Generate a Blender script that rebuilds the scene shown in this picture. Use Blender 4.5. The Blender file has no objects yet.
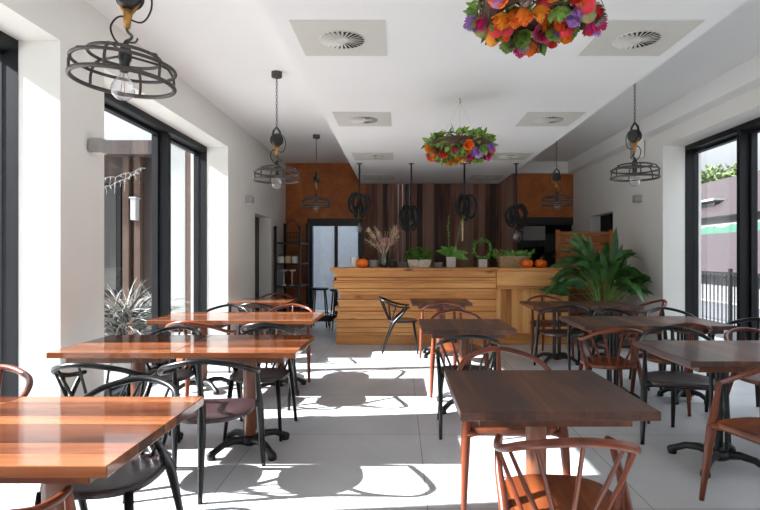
import bpy, math, random
from mathutils import Vector, Matrix, Quaternion, noise
R = random.Random(7)
sc = bpy.context.scene
COL = sc.collection
PI = math.pi

# ------------------------------------------------------------------ mesh helper
class MB:
    def __init__(s): s.v = []; s.f = []
    def add(s, vs, fs):
        b = len(s.v); s.v += [tuple(v) for v in vs]; s.f += [tuple(i + b for i in f) for f in fs]
    def box(s, x0, x1, y0, y1, z0, z1, M=None):
        vs = [Vector(p) for p in ((x0,y0,z0),(x1,y0,z0),(x1,y1,z0),(x0,y1,z0),(x0,y0,z1),(x1,y0,z1),(x1,y1,z1),(x0,y1,z1))]
        if M: vs = [M @ v for v in vs]
        s.add(vs, [(0,3,2,1),(4,5,6,7),(0,1,5,4),(1,2,6,5),(2,3,7,6),(3,0,4,7)])
    def tube(s, pts, rad, n=8, closed=False, flat=1.0):
        pts = [Vector(p) for p in pts]; m = len(pts)
        if not isinstance(rad, (list, tuple)): rad = [rad] * m
        up = None; rings = []
        for i, p in enumerate(pts):
            if closed: t = pts[(i+1) % m] - pts[i-1]
            else: t = pts[min(i+1, m-1)] - pts[max(i-1, 0)]
            t.normalize()
            if up is None:
                up = Vector((0,0,1)) if abs(t.z) < .9 else Vector((0,1,0))
            u = up - t * up.dot(t)
            if u.length < 1e-5: u = t.orthogonal()
            u.normalize(); up = u; w = t.cross(u)
            rings.append([p + (u * math.cos(a) * flat + w * math.sin(a)) * rad[i] for a in (2*PI*k/n for k in range(n))])
        vs = [v for r in rings for v in r]; fs = []
        for i in range(m if closed else m - 1):
            j = (i + 1) % m
            for k in range(n):
                l = (k + 1) % n
                fs.append((i*n+k, i*n+l, j*n+l, j*n+k))
        if not closed:
            fs.append(tuple(range(n))[::-1]); fs.append(tuple((m-1)*n + k for k in range(n)))
        s.add(vs, fs)
    def lathe(s, prof, c=(0,0,0), n=20, M=None):
        c = Vector(c); vs = []; fs = []; m = len(prof)
        for r, z in prof:
            for k in range(n):
                a = 2*PI*k/n
                v = Vector((r*math.cos(a), r*math.sin(a), z))
                if M: v = M @ v
                vs.append(v + c)
        for i in range(m-1):
            for k in range(n):
                l = (k+1) % n
                fs.append((i*n+k, i*n+l, (i+1)*n+l, (i+1)*n+k))
        if prof[0][0] > 1e-6: fs.append(tuple(range(n))[::-1])
        if prof[-1][0] > 1e-6: fs.append(tuple((m-1)*n+k for k in range(n)))
        s.add(vs, fs)
    def ball(s, c, r, n=12, m=8, sq=(1,1,1)):
        c = Vector(c); vs = [c + Vector((0,0,-r*sq[2]))]; fs = []
        for i in range(1, m):
            a = -PI/2 + PI*i/m
            for k in range(n):
                b = 2*PI*k/n
                vs.append(c + Vector((r*sq[0]*math.cos(a)*math.cos(b), r*sq[1]*math.cos(a)*math.sin(b), r*sq[2]*math.sin(a))))
        vs.append(c + Vector((0,0,r*sq[2])))
        for k in range(n): fs.append((0, 1+(k+1)%n, 1+k))
        for i in range(m-2):
            for k in range(n):
                l = (k+1) % n
                fs.append((1+i*n+k, 1+i*n+l, 1+(i+1)*n+l, 1+(i+1)*n+k))
        b = 1+(m-2)*n
        for k in range(n): fs.append((b+k, b+(k+1)%n, len(vs)-1))
        s.add(vs, fs)
    def outline(s, pts, levels):      # closed xy outline stacked at (scale, z) levels
        n = len(pts); vs = []; fs = []
        for sc_, z in levels:
            for x, y in pts: vs.append((x*sc_, y*sc_, z))
        for i in range(len(levels)-1):
            for k in range(n):
                l = (k+1) % n
                fs.append((i*n+k, i*n+l, (i+1)*n+l, (i+1)*n+k))
        fs.append(tuple(range(n))[::-1]); fs.append(tuple((len(levels)-1)*n+k for k in range(n)))
        s.add(vs, fs)
    def leaf(s, p, d, up, L, W, bend=.3, fold=.25, n=6, thick=False):   # lanceolate blade bending down
        d = Vector(d).normalized(); side = d.cross(Vector(up))
        if side.length < 1e-4: side = d.orthogonal()
        side.normalize(); p = Vector(p); vs = []; fs = []
        for i in range(n+1):
            t = i/n
            w = W * (math.sin(PI * min(1, t*.96+.04)**.8) ** .85 if 0 < t < 1 else .04)
            nr = side.cross(d).normalized()
            vs += [p - side*w + nr*w*fold, p, p + side*w + nr*w*fold]
            d = (d + Vector((0,0,-bend/n))).normalized(); p = p + d*(L/n)
        for i in range(n):
            b = 3*i
            fs += [(b,b+1,b+4,b+3),(b+1,b+2,b+5,b+4)]
        s.add(vs, fs)
    def build(s, name, mat, parent=None, smooth=False, bevel=0, loc=None):
        me = bpy.data.meshes.new(name); me.from_pydata(s.v, [], s.f); me.validate()
        if smooth:
            for p in me.polygons: p.use_smooth = True
        me.materials.append(mat)
        o = bpy.data.objects.new(name, me); COL.objects.link(o)
        if smooth and smooth != 'all':
            try: me.set_sharp_from_angle(angle=math.radians(50))
            except Exception: pass
        if parent: o.parent = parent
        if loc: o.location = loc
        if bevel:
            b = o.modifiers.new('bevel', 'BEVEL'); b.width = bevel; b.segments = 2; b.limit_method = 'ANGLE'
        return o

def tag(o, label, cat, group=None):
    o['label'] = label; o['category'] = cat
    if group: o['group'] = group
    return o
def thing(name, label, cat, loc=(0,0,0), rz=0, group=None):
    o = bpy.data.objects.new(name, None); COL.objects.link(o)
    o.empty_display_size = .1
    o.location = loc; o.rotation_euler = (0,0,rz)
    return tag(o, label, cat, group)
def struct(o): o['kind'] = 'structure'; return o
def dup(root, loc, rz, label=None, group=None):
    r = root.copy(); COL.objects.link(r); r.location = loc; r.rotation_euler = (0,0,rz)
    if label: r['label'] = label
    if group: r['group'] = group
    for ch in list(root.children):
        c = ch.copy(); COL.objects.link(c); c.parent = r
        for g in list(ch.children):
            d = g.copy(); COL.objects.link(d); d.parent = c
    return r
def spline(P, k=6, closed=False):
    P = [Vector(p) for p in P]; n = len(P); out = []
    for i in range(n if closed else n-1):
        if closed: a, b, c, d = P[i-1], P[i], P[(i+1)%n], P[(i+2)%n]
        else: a, b, c, d = P[max(i-1,0)], P[i], P[i+1], P[min(i+2,n-1)]
        for j in range(k):
            t = j/k
            out.append(.5*((2*b)+(c-a)*t+(2*a-5*b+4*c-d)*t*t+(3*b-a-3*c+d)*t**3))
    if not closed: out.append(P[-1])
    return out

# ------------------------------------------------------------------ materials
def srgb(r, g, b):
    f = lambda c: (c/255/12.92) if c/255 <= .04045 else ((c/255+.055)/1.055)**2.4
    return (f(r), f(g), f(b), 1)
class NT:
    def __init__(s, name):
        s.m = bpy.data.materials.new(name); s.m.use_nodes = True
        s.t = s.m.node_tree; s.p = s.t.nodes['Principled BSDF']; s.out = s.t.nodes['Material Output']
    def n(s, typ, **kw):
        o = s.t.nodes.new(typ)
        for k, v in kw.items():
            if k in o.inputs: o.inputs[k].default_value = v
            else: setattr(o, k, v)
        return o
    def l(s, a, b): s.t.links.new(a, b)
    def math(s, op, a, b=None):
        o = s.n('ShaderNodeMath', operation=op)
        for i, x in enumerate((a, b)):
            if x is None: continue
            if isinstance(x, (int, float)): o.inputs[i].default_value = x
            else: s.l(x, o.inputs[i])
        return o.outputs[0]
    def ramp(s, fac, stops):
        o = s.n('ShaderNodeValToRGB'); e = o.color_ramp.elements
        while len(e) < len(stops): e.new(.5)
        for el, (p, c) in zip(e, stops): el.position = p; el.color = c
        s.l(fac, o.inputs[0]); return o.outputs[0]
    def mix(s, fac, a, b, mode='MIX'):
        o = s.n('ShaderNodeMix', data_type='RGBA', blend_type=mode)
        for i, x in ((0, fac), (6, a), (7, b)):
            if isinstance(x, (int, float)): o.inputs[i].default_value = x
            elif isinstance(x, tuple): o.inputs[i].default_value = x
            else: s.l(x, o.inputs[i])
        return o.outputs[2]
    def coords(s, scale=(1,1,1), kind='Object'):
        tc = s.n('ShaderNodeTexCoord'); mp = s.n('ShaderNodeMapping'); mp.inputs['Scale'].default_value = scale
        s.l(tc.outputs[kind], mp.inputs[0]); return mp.outputs[0]
    def noise(s, vec, scale, detail=4, rough=.5, dist=0):
        o = s.n('ShaderNodeTexNoise', Scale=scale, Detail=detail, Roughness=rough, Distortion=dist)
        s.l(vec, o.inputs['Vector']); return o.outputs['Fac']
    def bump(s, h, strength=.2, dist=.01):
        b = s.n('ShaderNodeBump', Strength=strength, Distance=dist); s.l(h, b.inputs['Height']); s.l(b.outputs[0], s.p.inputs['Normal'])
def plain(name, c, rough=.5, metal=0, var=.06, vscale=8, spec=.5, bump=0):
    t = NT(name); v = t.coords(); f = t.noise(v, vscale, 5)
    a = tuple(x*(1-var) for x in c[:3]) + (1,); b = tuple(min(1, x*(1+var)) for x in c[:3]) + (1,)
    t.l(t.ramp(f, [(.3, a), (.7, b)]), t.p.inputs['Base Color'])
    t.p.inputs['Roughness'].default_value = rough; t.p.inputs['Metallic'].default_value = metal
    t.p.inputs['Specular IOR Level'].default_value = spec
    if bump: t.bump(t.noise(v, vscale*12, 3), bump, .004)
    return t.m
def wood(name, stops, axis=0, plank=.1, rough=.3, grain=14, plankvar=.5, bump=.05, knots=False, world=False, spec=.5, coat=0, broad=.55):
    """grain runs along `axis`; planks step across the other in-plane axis"""
    t = NT(name); tc = t.n('ShaderNodeTexCoord'); sep = t.n('ShaderNodeSeparateXYZ'); t.l(tc.outputs['Object'], sep.inputs[0])
    oi = t.n('ShaderNodeObjectInfo')
    ac = {0:1, 1:0, 2:0}[axis]
    pid = t.math('FLOOR', t.math('DIVIDE', sep.outputs[ac], plank))
    wn = t.n('ShaderNodeTexWhiteNoise', noise_dimensions='2D'); cm = t.n('ShaderNodeCombineXYZ')
    t.l(pid, cm.inputs[0]); t.l(oi.outputs['Random'], cm.inputs[1]); t.l(cm.outputs[0], wn.inputs['Vector'])
    off = t.n('ShaderNodeVectorMath', operation='MULTIPLY_ADD')
    sv = [1.0, 1.0, 1.0]; sv[axis] = .09; off.inputs[1].default_value = tuple(sv)
    t.l(tc.outputs['Object'], off.inputs[0])
    o3 = t.n('ShaderNodeVectorMath', operation='SCALE'); t.l(wn.outputs['Color'], o3.inputs[0]); o3.inputs['Scale'].default_value = 7; t.l(o3.outputs[0], off.inputs[2])
    g1 = t.noise(off.outputs[0], grain, 6, .62, .6)
    sv2 = [1.0]*3; sv2[axis] = .25
    off2 = t.n('ShaderNodeVectorMath', operation='MULTIPLY_ADD'); off2.inputs[1].default_value = tuple(sv2); t.l(tc.outputs['Object'], off2.inputs[0]); t.l(o3.outputs[0], off2.inputs[2])
    g2 = t.noise(off2.outputs[0], 3.5, 3, .5, .4)
    f = t.math('ADD', t.math('ADD', t.math('MULTIPLY', t.math('SUBTRACT', g1, .5), .75), t.math('MULTIPLY', t.math('SUBTRACT', g2, .5), broad)),
               t.math('ADD', t.math('MULTIPLY', t.math('SUBTRACT', wn.outputs['Value'], .5), plankvar), .5))
    c = t.ramp(f, stops)
    if knots:
        kv = [1.0]*3; kv[axis] = .45
        mp = t.n('ShaderNodeVectorMath', operation='MULTIPLY_ADD'); mp.inputs[1].default_value = tuple(kv); t.l(tc.outputs['Object'], mp.inputs[0]); t.l(o3.outputs[0], mp.inputs[2])
        vo = t.n('ShaderNodeTexVoronoi', Scale=3.2); t.l(mp.outputs[0], vo.inputs['Vector'])
        kn = t.ramp(vo.outputs['Distance'], [(.05, (1,1,1,1)), (.15, (0,0,0,1))])
        c = t.mix(kn, c, srgb(92,48,18))
    t.l(c, t.p.inputs['Base Color']); t.p.inputs['Roughness'].default_value = rough
    t.p.inputs['Specular IOR Level'].default_value = spec
    if coat:
        t.p.inputs['Coat Weight'].default_value = coat; t.p.inputs['Coat Roughness'].default_value = .12
    t.bump(g1, bump, .003)
    return t.m
def glass_pane(name, tint=(1,1,1,1), refl=.9):
    t = NT(name); t.t.nodes.remove(t.p)
    tr = t.n('ShaderNodeBsdfTransparent'); tr.inputs[0].default_value = tint
    gl = t.n('ShaderNodeBsdfGlossy'); gl.inputs['Roughness'].default_value = .01
    fr = t.n('ShaderNodeFresnel'); ge = t.n('ShaderNodeNewGeometry'); t.l(t.math('ADD', t.math('MULTIPLY', ge.outputs['Backfacing'], 1/1.45-1.45), 1.45), fr.inputs['IOR']); mx = t.n('ShaderNodeMixShader')
    t.l(t.math('MULTIPLY', fr.outputs[0], refl), mx.inputs[0]); t.l(tr.outputs[0], mx.inputs[1]); t.l(gl.outputs[0], mx.inputs[2]); t.l(mx.outputs[0], t.out.inputs[0])
    return t.m

M = {}
M['wall'] = plain('wall_paint', srgb(224,222,217), .8, var=.015, vscale=3, spec=.2, bump=.02)
M['ceil'] = plain('ceiling_paint', srgb(232,232,231), .85, var=.01, vscale=2, spec=.2)
M['frame'] = plain('anthracite_frame', srgb(19,21,25), .5, var=.05, spec=.25)
M['black'] = plain('black_metal', srgb(30,30,32), .42, .2, var=.1)
M['cast'] = plain('cast_iron_black', srgb(24,25,27), .4, .2, var=.1, bump=.05)
M['lamp'] = plain('aged_steel', srgb(74,71,68), .45, .5, var=.15, vscale=14)
M['rope'] = plain('black_cord', srgb(22,22,24), .8, var=.15, vscale=60)
M['brass'] = plain('brass', srgb(168,124,66), .4, .7, var=.12)
M['glass'] = glass_pane('window_glass')
M['bulb'] = glass_pane('bulb_glass', (.93,.93,.95,1), 3.0)
M['corten'] = None
def corten():
    t = NT('corten_steel'); v = t.coords(); f = t.noise(v, 2.2, 8, .65, .5); g = t.noise(v, 18, 5, .6)
    k = t.math('ADD', t.math('MULTIPLY', f, .7), t.math('MULTIPLY', g, .3))
    t.l(t.ramp(k, [(.3, srgb(124,64,26)), (.5, srgb(164,90,38)), (.7, srgb(190,114,54))]), t.p.inputs['Base Color'])
    t.p.inputs['Roughness'].default_value = .62; return t.m
M['corten'] = corten()
def floor_mat():
    t = NT('concrete_tile'); tc = t.n('ShaderNodeTexCoord'); sep = t.n('ShaderNodeSeparateXYZ'); t.l(tc.outputs['Object'], sep.inputs[0])
    def line(o, off):
        u = t.math('DIVIDE', t.math('SUBTRACT', o, off), 1.2); fr = t.math('FRACT', t.math('ADD', u, 50.5))
        return t.math('LESS_THAN', t.math('ABSOLUTE', t.math('SUBTRACT', fr, .5)), .0021), t.math('FLOOR', t.math('ADD', u, 50.0))
    lx, ix = line(sep.outputs[0], .147); ly, iy = line(sep.outputs[1], 2.90)
    ln = t.math('MAXIMUM', lx, ly)
    wn = t.n('ShaderNodeTexWhiteNoise', noise_dimensions='2D'); cm = t.n('ShaderNodeCombineXYZ'); t.l(ix, cm.inputs[0]); t.l(iy, cm.inputs[1]); t.l(cm.outputs[0], wn.inputs['Vector'])
    f = t.noise(tc.outputs['Object'], 1.6, 6, .6, .3)
    f = t.math('ADD', t.math('MULTIPLY', f, .8), t.math('MULTIPLY', wn.outputs['Value'], .2))
    c = t.ramp(f, [(.3, srgb(174,175,176)), (.7, srgb(197,198,198))])
    c = t.mix(ln, c, srgb(105,104,102))
    t.l(c, t.p.inputs['Base Color']); t.p.inputs['Roughness'].default_value = .42; t.p.inputs['Specular IOR Level'].default_value = .4
    t.bump(ln, -.3, .003); return t.m
M['floor'] = floor_mat()
RB = [(.15, srgb(52,26,17)), (.40, srgb(90,50,31)), (.60, srgb(118,69,43)), (.85, srgb(148,95,62))]
M['table_x'] = wood('acacia_tabletop_cross', RB, 0, .098, .07, 15, .45, coat=.05, spec=.4, broad=.28)
RD = [(.15, srgb(36,19,12)), (.42, srgb(68,38,25)), (.62, srgb(96,57,38)), (.85, srgb(130,84,58))]
M['table_d'] = wood('shaded_acacia_tabletop', RD, 1, .098, .55, 15, .33, coat=.25)  # darker copy of the tabletop wood, shade put into its colour
M['post'] = wood('acacia_post', RB, 2, .3, .35, 13, .2)
M['chair'] = wood('mahogany_chair_wood', [(.2, srgb(66,28,16)), (.5, srgb(100,47,28)), (.8, srgb(130,68,42))], 2, .5, .3, 10, .3, spec=.35)
M['seatw'] = wood('mahogany_seat_wood', [(.2, srgb(58,24,12)), (.5, srgb(104,50,24)), (.8, srgb(152,86,46))], 1, .09, .4, 14, .3)
M['blackw'] = plain('black_lacquered_wood', srgb(15,15,16), .3, var=.15, vscale=20, spec=.35)
M['blackseat'] = plain('dark_seat_leather', srgb(46,30,32), .36, var=.3, vscale=60, bump=.05)
PN = [(.15, srgb(146,86,38)), (.4, srgb(196,132,70)), (.65, srgb(218,160,94)), (.9, srgb(232,184,120))]
M['pine'] = wood('oiled_pine_plank', PN, 0, 3.0, .45, 16, .25, knots=True)
M['pinev'] = wood('pine_vertical_board', PN, 2, .085, .45, 12, .5)
M['screen'] = wood('pine_screen_board', [(.2, srgb(112,58,24)), (.5, srgb(158,92,44)), (.8, srgb(188,120,64))], 0, .3, .5, 12, .4)
M['barn'] = wood('dark_reclaimed_planks', [(.15, srgb(58,36,29)), (.4, srgb(106,66,51)), (.62, srgb(132,88,70)), (.9, srgb(140,108,94))], 2, .115, .38, 12, .9, spec=.2)
M['white'] = plain('white_ceramic', srgb(225,224,220), .4, var=.03)
M['vent'] = plain('vent_plate', srgb(202,200,193), .6, var=.02)
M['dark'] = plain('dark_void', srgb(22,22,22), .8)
M['grey'] = plain('grey_plastic', srgb(150,150,148), .5, var=.03)
M['orange'] = plain('pumpkin_skin', srgb(236,108,16), .42, var=.12, vscale=10)
M['stemg'] = plain('pumpkin_stem', srgb(120,100,60), .7)
def leafm(name, a, b, rough=.4):
    t = NT(name); v = t.coords(); f = t.noise(v, 9, 4)
    t.l(t.ramp(f, [(.3, srgb(*a)), (.7, srgb(*b))]), t.p.inputs['Base Color']); t.p.inputs['Roughness'].default_value = rough
    return t.m
M['leaf'] = leafm('strelitzia_leaf', (30,66,28), (72,120,52), .36)
M['leafstem'] = leafm('strelitzia_stalk', (88,128,56), (134,166,84), .45)
M['herb'] = leafm('herb_leaf', (58,108,34), (104,158,58), .5)
M['wleaf'] = leafm('wreath_leaf', (62,104,28), (126,168,56), .5)
M['dleaf'] = leafm('exterior_foliage', (52,70,34), (96,112,60), .7)
M['grass'] = leafm('silver_grass', (110,110,106), (168,168,162), .6)
M['dgrass'] = leafm('dark_shrub', (34,34,30), (66,66,58), .7)
M['pampas'] = leafm('pampas_plume', (186,160,128), (222,200,172), .85)
M['pinkg'] = leafm('pink_dry_flower', (164,116,124), (196,148,150), .85)
M['birch'] = plain('birch_bark', srgb(206,200,190), .7, var=.25, vscale=25)
M['slate'] = plain('slate_grey', srgb(92,94,96), .6, var=.1)
M['concrete'] = plain('pale_concrete_pot', srgb(186,184,178), .7, var=.06, vscale=20)
M['soil'] = plain('potting_soil', srgb(52,40,30), .9)
M['terra'] = plain('dark_planter', srgb(70,66,62), .6)
def wicker():
    t = NT('wicker'); v = t.coords(); w = t.n('ShaderNodeTexBrick'); 
    w.inputs['Scale'].default_value = 22; w.inputs['Color1'].default_value = srgb(198,176,138); w.inputs['Color2'].default_value = srgb(160,134,98); w.inputs['Mortar'].default_value = srgb(92,70,46)
    mp = t.n('ShaderNodeMapping'); mp.inputs['Rotation'].default_value = (PI/2,0,0); t.l(v, mp.inputs[0]); t.l(mp.outputs[0], w.inputs[0])
    t.l(w.outputs[0], t.p.inputs['Base Color']); t.p.inputs['Roughness'].default_value = .8; return t.m
M['wicker'] = wicker()
M['twig'] = plain('brown_twig', srgb(92,66,56), .8, var=.2)
def petal(name, a, b): return leafm(name, a, b, .55)
FL = {'orange': petal('orange_petal', (226,96,16), (246,142,52)), 'magenta': petal('magenta_petal', (172,16,92), (216,44,126)),
      'red': petal('red_petal', (186,18,34), (226,52,64)), 'gold': petal('amber_petal', (216,122,16), (240,164,50)),
      'lilac': petal('lilac_petal', (146,98,176), (186,140,206)), 'green': petal('pale_green_petal', (112,150,64), (156,186,96))}
M['cone'] = plain('pine_cone_scale', srgb(120,104,96), .7, var=.3, vscale=30)
M['pod'] = plain('dry_seed_pod', srgb(148,140,92), .6, var=.15)

# ------------------------------------------------------------------ room constants
XL, XR, YB, ZC, ZS, YR = -2.35, 3.56, 11.2, 3.255, 2.825, -3.1
HEAD = 2.835
def wallbox(name, *b, mat='wall'):
    m = MB(); m.box(*b); return struct(m.build(name, M[mat]))
m = MB(); m.box(-2.85, 4.08, YR, YB+.1, -.12, 0); struct(m.build('floor', M['floor']))
m = MB(); m.box(-2.85, 4.08, YR, YB+.1, ZC, ZC+.2); struct(m.build('ceiling', M['ceil']))
m = MB(); m.box(-.805, 2.015, YR+.05, YB-.05, ZS, ZC); struct(m.build('trim_1', M['ceil']))       # dropped ceiling bulkhead
m = MB(); m.box(3.39, XR, YR+.05, YB, 3.03, ZC); m.box(2.015, 3.39, YB-.17, YB, 3.03, ZC); struct(m.build('trim_2', M['ceil']))   # beam along the right wall
# left wall: openings windows (y0,y1), door recess 8.83..9.93
m = MB(); OX0 = -2.86
Lw = [(.65,3.77),(4.33,7.45)]
ys = YR
for a, b in Lw: m.box(OX0, XL, ys, a, 0, HEAD); ys = b
m.box(OX0, XL, ys, 8.83, 0, HEAD); m.box(OX0, XL, 9.93, YB+.1, 0, HEAD); m.box(OX0, XL, 8.83, 9.93, 2.04, HEAD)
m.box(OX0, -2.6, 8.83, 9.93, 0, 2.04)
m.box(OX0, XL, YR, YB+.1, HEAD, ZC); struct(m.build('wall_left', M['wall']))
m = MB(); OX1 = 4.08
Rw = [(.58,3.70),(4.26,7.38)]
ys = YR
for a, b in Rw: m.box(XR, OX1, ys, a, 0, HEAD); ys = b
m.box(XR, OX1, ys, 9.11, 0, HEAD); m.box(XR, OX1, 10.2, YB+.1, 0, HEAD); m.box(XR, OX1, 9.11, 10.2, 2.09, HEAD); m.box(XR, OX1, 9.11, 10.2, 0, 1.2)
m.box(3.8, OX1, 9.11, 10.2, 1.2, 2.09)
m.box(XR, OX1, YR, YB+.1, HEAD, ZC); struct(m.build('wall_right', M['wall']))
# rear wall behind the viewpoint, its wide glazing added to let fill light in
m = MB(); m.box(OX0, -1.9, YR-.2, YR, 0, ZC); m.box(3.1, OX1, YR-.2, YR, 0, ZC); m.box(-1.9, 3.1, YR-.2, YR, 2.75, ZC); struct(m.build('wall_rear', M['wall']))
# back wall
DX0, DX1, DZ = -1.85, -.78, 2.06
m = MB(); m.box(XL, DX0, YB, YB+.1, 0, ZC); m.box(DX0, DX1, YB, YB+.1, DZ, ZC); m.box(DX1, -.70, YB, YB+.1, 0, ZC)
m.box(2.38, XR, YB, YB+.1, 2.06, ZC); m.box(2.38, XR, YB, YB+.1, 0, .9); m.box(2.38, 2.5, YB, YB+.1, .9, 2.06)
struct(m.build('wall_back', M['corten']))
m = MB()
x = -.70; rr = random.Random(3)
while x < 2.38:
    w = min(rr.choice((.09,.115,.14)), 2.38-x); d = rr.uniform(0, .03)
    m.box(x, x+w-.004, YB-.05-d, YB+.1, 0, ZC); x += w
struct(m.build('wall_back_planks', M['barn']))
# alcove behind the bar, right
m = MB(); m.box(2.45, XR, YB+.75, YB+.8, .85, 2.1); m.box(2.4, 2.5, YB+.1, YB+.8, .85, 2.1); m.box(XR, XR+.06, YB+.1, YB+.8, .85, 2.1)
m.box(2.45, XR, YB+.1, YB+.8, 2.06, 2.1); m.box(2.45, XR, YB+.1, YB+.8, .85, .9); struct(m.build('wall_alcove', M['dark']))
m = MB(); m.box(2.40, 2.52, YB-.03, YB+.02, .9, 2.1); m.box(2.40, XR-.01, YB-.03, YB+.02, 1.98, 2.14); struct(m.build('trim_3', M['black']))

# windows --------------------------------------------------------------
wc = [0]
def window(side, y0, y1, mull):
    wc[0] += 1
    s = -1 if side == 'L' else 1
    a = -2.64 if side == 'L' else 3.86
    xa, xb = sorted((a, a + s*.18)); J = .004; K = .03
    m = MB(); m.box(xa, xb, y0, y0+J, 0, HEAD); m.box(xa, xb, y1-J, y1, 0, HEAD)
    m.box(xa, xb, y0+J, y1-J, HEAD-.07, HEAD); m.box(xa, xb, y0+J, y1-J, 0, .07)
    for c in mull: m.box(xa, xb, c-K, c+K, .07, HEAD-.07)
    f = struct(m.build(f'window_{wc[0]}', M['frame']))
    g = MB(); xs = [y0+J] + [k for c in mull for k in (c-K, c+K)] + [y1-J]
    for i in range(0, len(xs), 2):
        q0, q1 = xs[i], xs[i+1]
        g.box(a+s*.145, a+s*.153, q0, q1, .07, HEAD-.07)
        fm = MB(); x0, x1 = sorted((a+s*.11, a+s*.18)); w = .035
        u0 = w if i else .003; u1 = .003 if i else w
        fm.box(x0,x1,q0,q0+u0,.07,HEAD-.07); fm.box(x0,x1,q1-u1,q1,.07,HEAD-.07); fm.box(x0,x1,q0+u0,q1-u1,.07,.07+w); fm.box(x0,x1,q0+u0,q1-u1,HEAD-.07-w,HEAD-.07)
        fm.build('sash', M['frame'], f)
    g.build('pane', M['glass'], f)
for (a, b) in Lw: window('L', a, b, [b-1.20])
for (a, b) in Rw: window('R', a, b, [b-1.16])
wc[0] += 1
m = MB()
for x0, x1 in ((-1.9,-1.8),(-.3,-.2),(1.4,1.5),(3.0,3.1)): m.box(x0, x1, YR-.14, YR-.04, 0, 2.75)
for x0, x1 in ((-1.8,-.3),(-.2,1.4),(1.5,3.0)): m.box(x0, x1, YR-.14, YR-.04, 2.65, 2.75); m.box(x0, x1, YR-.14, YR-.04, 0, .1)
f = struct(m.build(f'window_{wc[0]}', M['frame']))  # unseen rear window, put in for light on surfaces facing the camera
g = MB()
for x0, x1 in ((-1.8,-.3),(-.2,1.4),(1.5,3.0)): g.box(x0, x1, YR-.1, YR-.09, .1, 2.65)
g.build('pane', M['glass'], f)
# doors ---------------------------------------------------------------
m = MB(); m.box(-2.6, -2.555, 8.83, 9.88, 0, 2.04); f = struct(m.build('door_1', M['black']))
h = MB(); h.tube([(-2.555,9.0,1.05),(-2.5,9.0,1.05),(-2.5,9.12,1.05)], .01, 8); h.build('handle', M['lamp'], f, True)
m = MB(); fz = DZ
m.box(DX0-.05, DX0+.06, YB-.05, YB+.08, 0, fz+.05); m.box(DX1-.08, DX1+.05, YB-.05, YB+.08, 0, fz+.05); m.box(DX0+.06, DX1-.08, YB-.05, YB+.08, fz-.1, fz+.05)
m.box(-1.35, -1.28, YB, YB+.06, 0, fz-.1); m.box(DX0+.06, DX1-.08, YB, YB+.06, 0, .12)
f = struct(m.build('door_2', M['black']))
g = MB(); g.box(DX0+.06, -1.35, YB+.02, YB+.028, .12, fz-.1); g.box(-1.28, DX1-.08, YB+.02, YB+.028, .12, fz-.1); g.build('pane', M['glass'], f)
m = MB(); m.box(3.75, 3.8, 9.11, 10.2, 1.2, 2.09); m.box(3.72, 3.8, 9.62, 9.7, 1.2, 2.09); f = struct(m.build('window_6', M['frame']))
# room seen through the back door: pale passage left roofless so the open sky lights it
m = MB(); m.box(-3.2, .6, 13.6, 13.7, 0, 2.9); m.box(-.2, -.1, YB+.1, 13.6, 0, 2.9); struct(m.build('wall_passage', plain('passage_paint', srgb(150,158,166), .8)))
m = MB(); m.box(-3.2, .6, YB+.1, 13.7, -.1, -.005); struct(m.build('floor_passage', M['floor']))
# ------------------------------------------------------------------ exterior
m = MB(); m.box(-60, 60, -40, 90, -.32, -.12)
gm = plain('pale_paving', srgb(165,164,161), .8, var=.06, vscale=1); struct(m.build('ground', gm))

m = MB(); m.box(5.75, 10.0, -30, 60, -.125, -.115); struct(m.build('street', plain('asphalt', srgb(74,74,76), .85, var=.1, vscale=3)))
m = MB(); m.box(6.6, 6.75, -30, 60, -.12, -.02); struct(m.build('kerb', plain('kerb_stone', srgb(150,150,148), .8)))
# ------------------------------------------------------------------ tables
def make_table(post, topmat, w=.78, rotgrain=False):
    t = thing('dining_table', '', 'table')
    m = MB(); m.box(-w/2, w/2, -.388, .388, .703, .74); m.build('tabletop', topmat, t, bevel=.003)
    m = MB(); iw = w/2 - .085; m.box(-iw, iw, -.325, .325, .662, .703); m.build('under_frame', M['post'], t)
    if post == 'wood':
        m = MB(); m.lathe([(.040,.10),(.040,.13),(.047,.14),(.047,.62),(.05,.668)], n=18); m.build('column', M['post'], t, True)
    else:
        m = MB()
        for sx in (-1, 1):
            for sy in (-1, 1): m.tube([(sx*.032, sy*.032, .10), (sx*.032, sy*.032, .668)], .013, 8)
        m.lathe([(.075,.655),(.075,.668)], n=16); m.build('column', M['cast'], t, True)
    m = MB(); m.lathe([(.035,.03),(.07,.05),(.075,.075),(.055,.10),(.03,.105)], n=18)
    for k in range(4):
        a = PI/4 + k*PI/2; c, s_ = math.cos(a), math.sin(a); e = 1 if w > .6 else .72
        pts = spline([(.04,.075),(.14,.085),(.24,.06),(.285,.035),(.30,.03)], 4)if False else None
        P = [(.04,.07),(.12,.085),(.2,.075),(.26,.045),(.292,.028),(.31,.022)]
        m.tube([(c*r*e, s_*r*e, z) for r, z in P], [.030,.026,.023,.022,.026,.020], 8)
        m.lathe([(.026,0),(.03,.008),(.028,.03),(.02,.042)], (c*.285*e, s_*.285*e, 0), 10)
    m.build('cross_base', M['cast'], t, True)
    return t
protoW = make_table('wood', M['table_x'])
protoD = make_table('wood', M['table_d'])
protoM = make_table('metal', M['table_d'])
protoN = make_table('metal', M['table_d'], .54)
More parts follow.
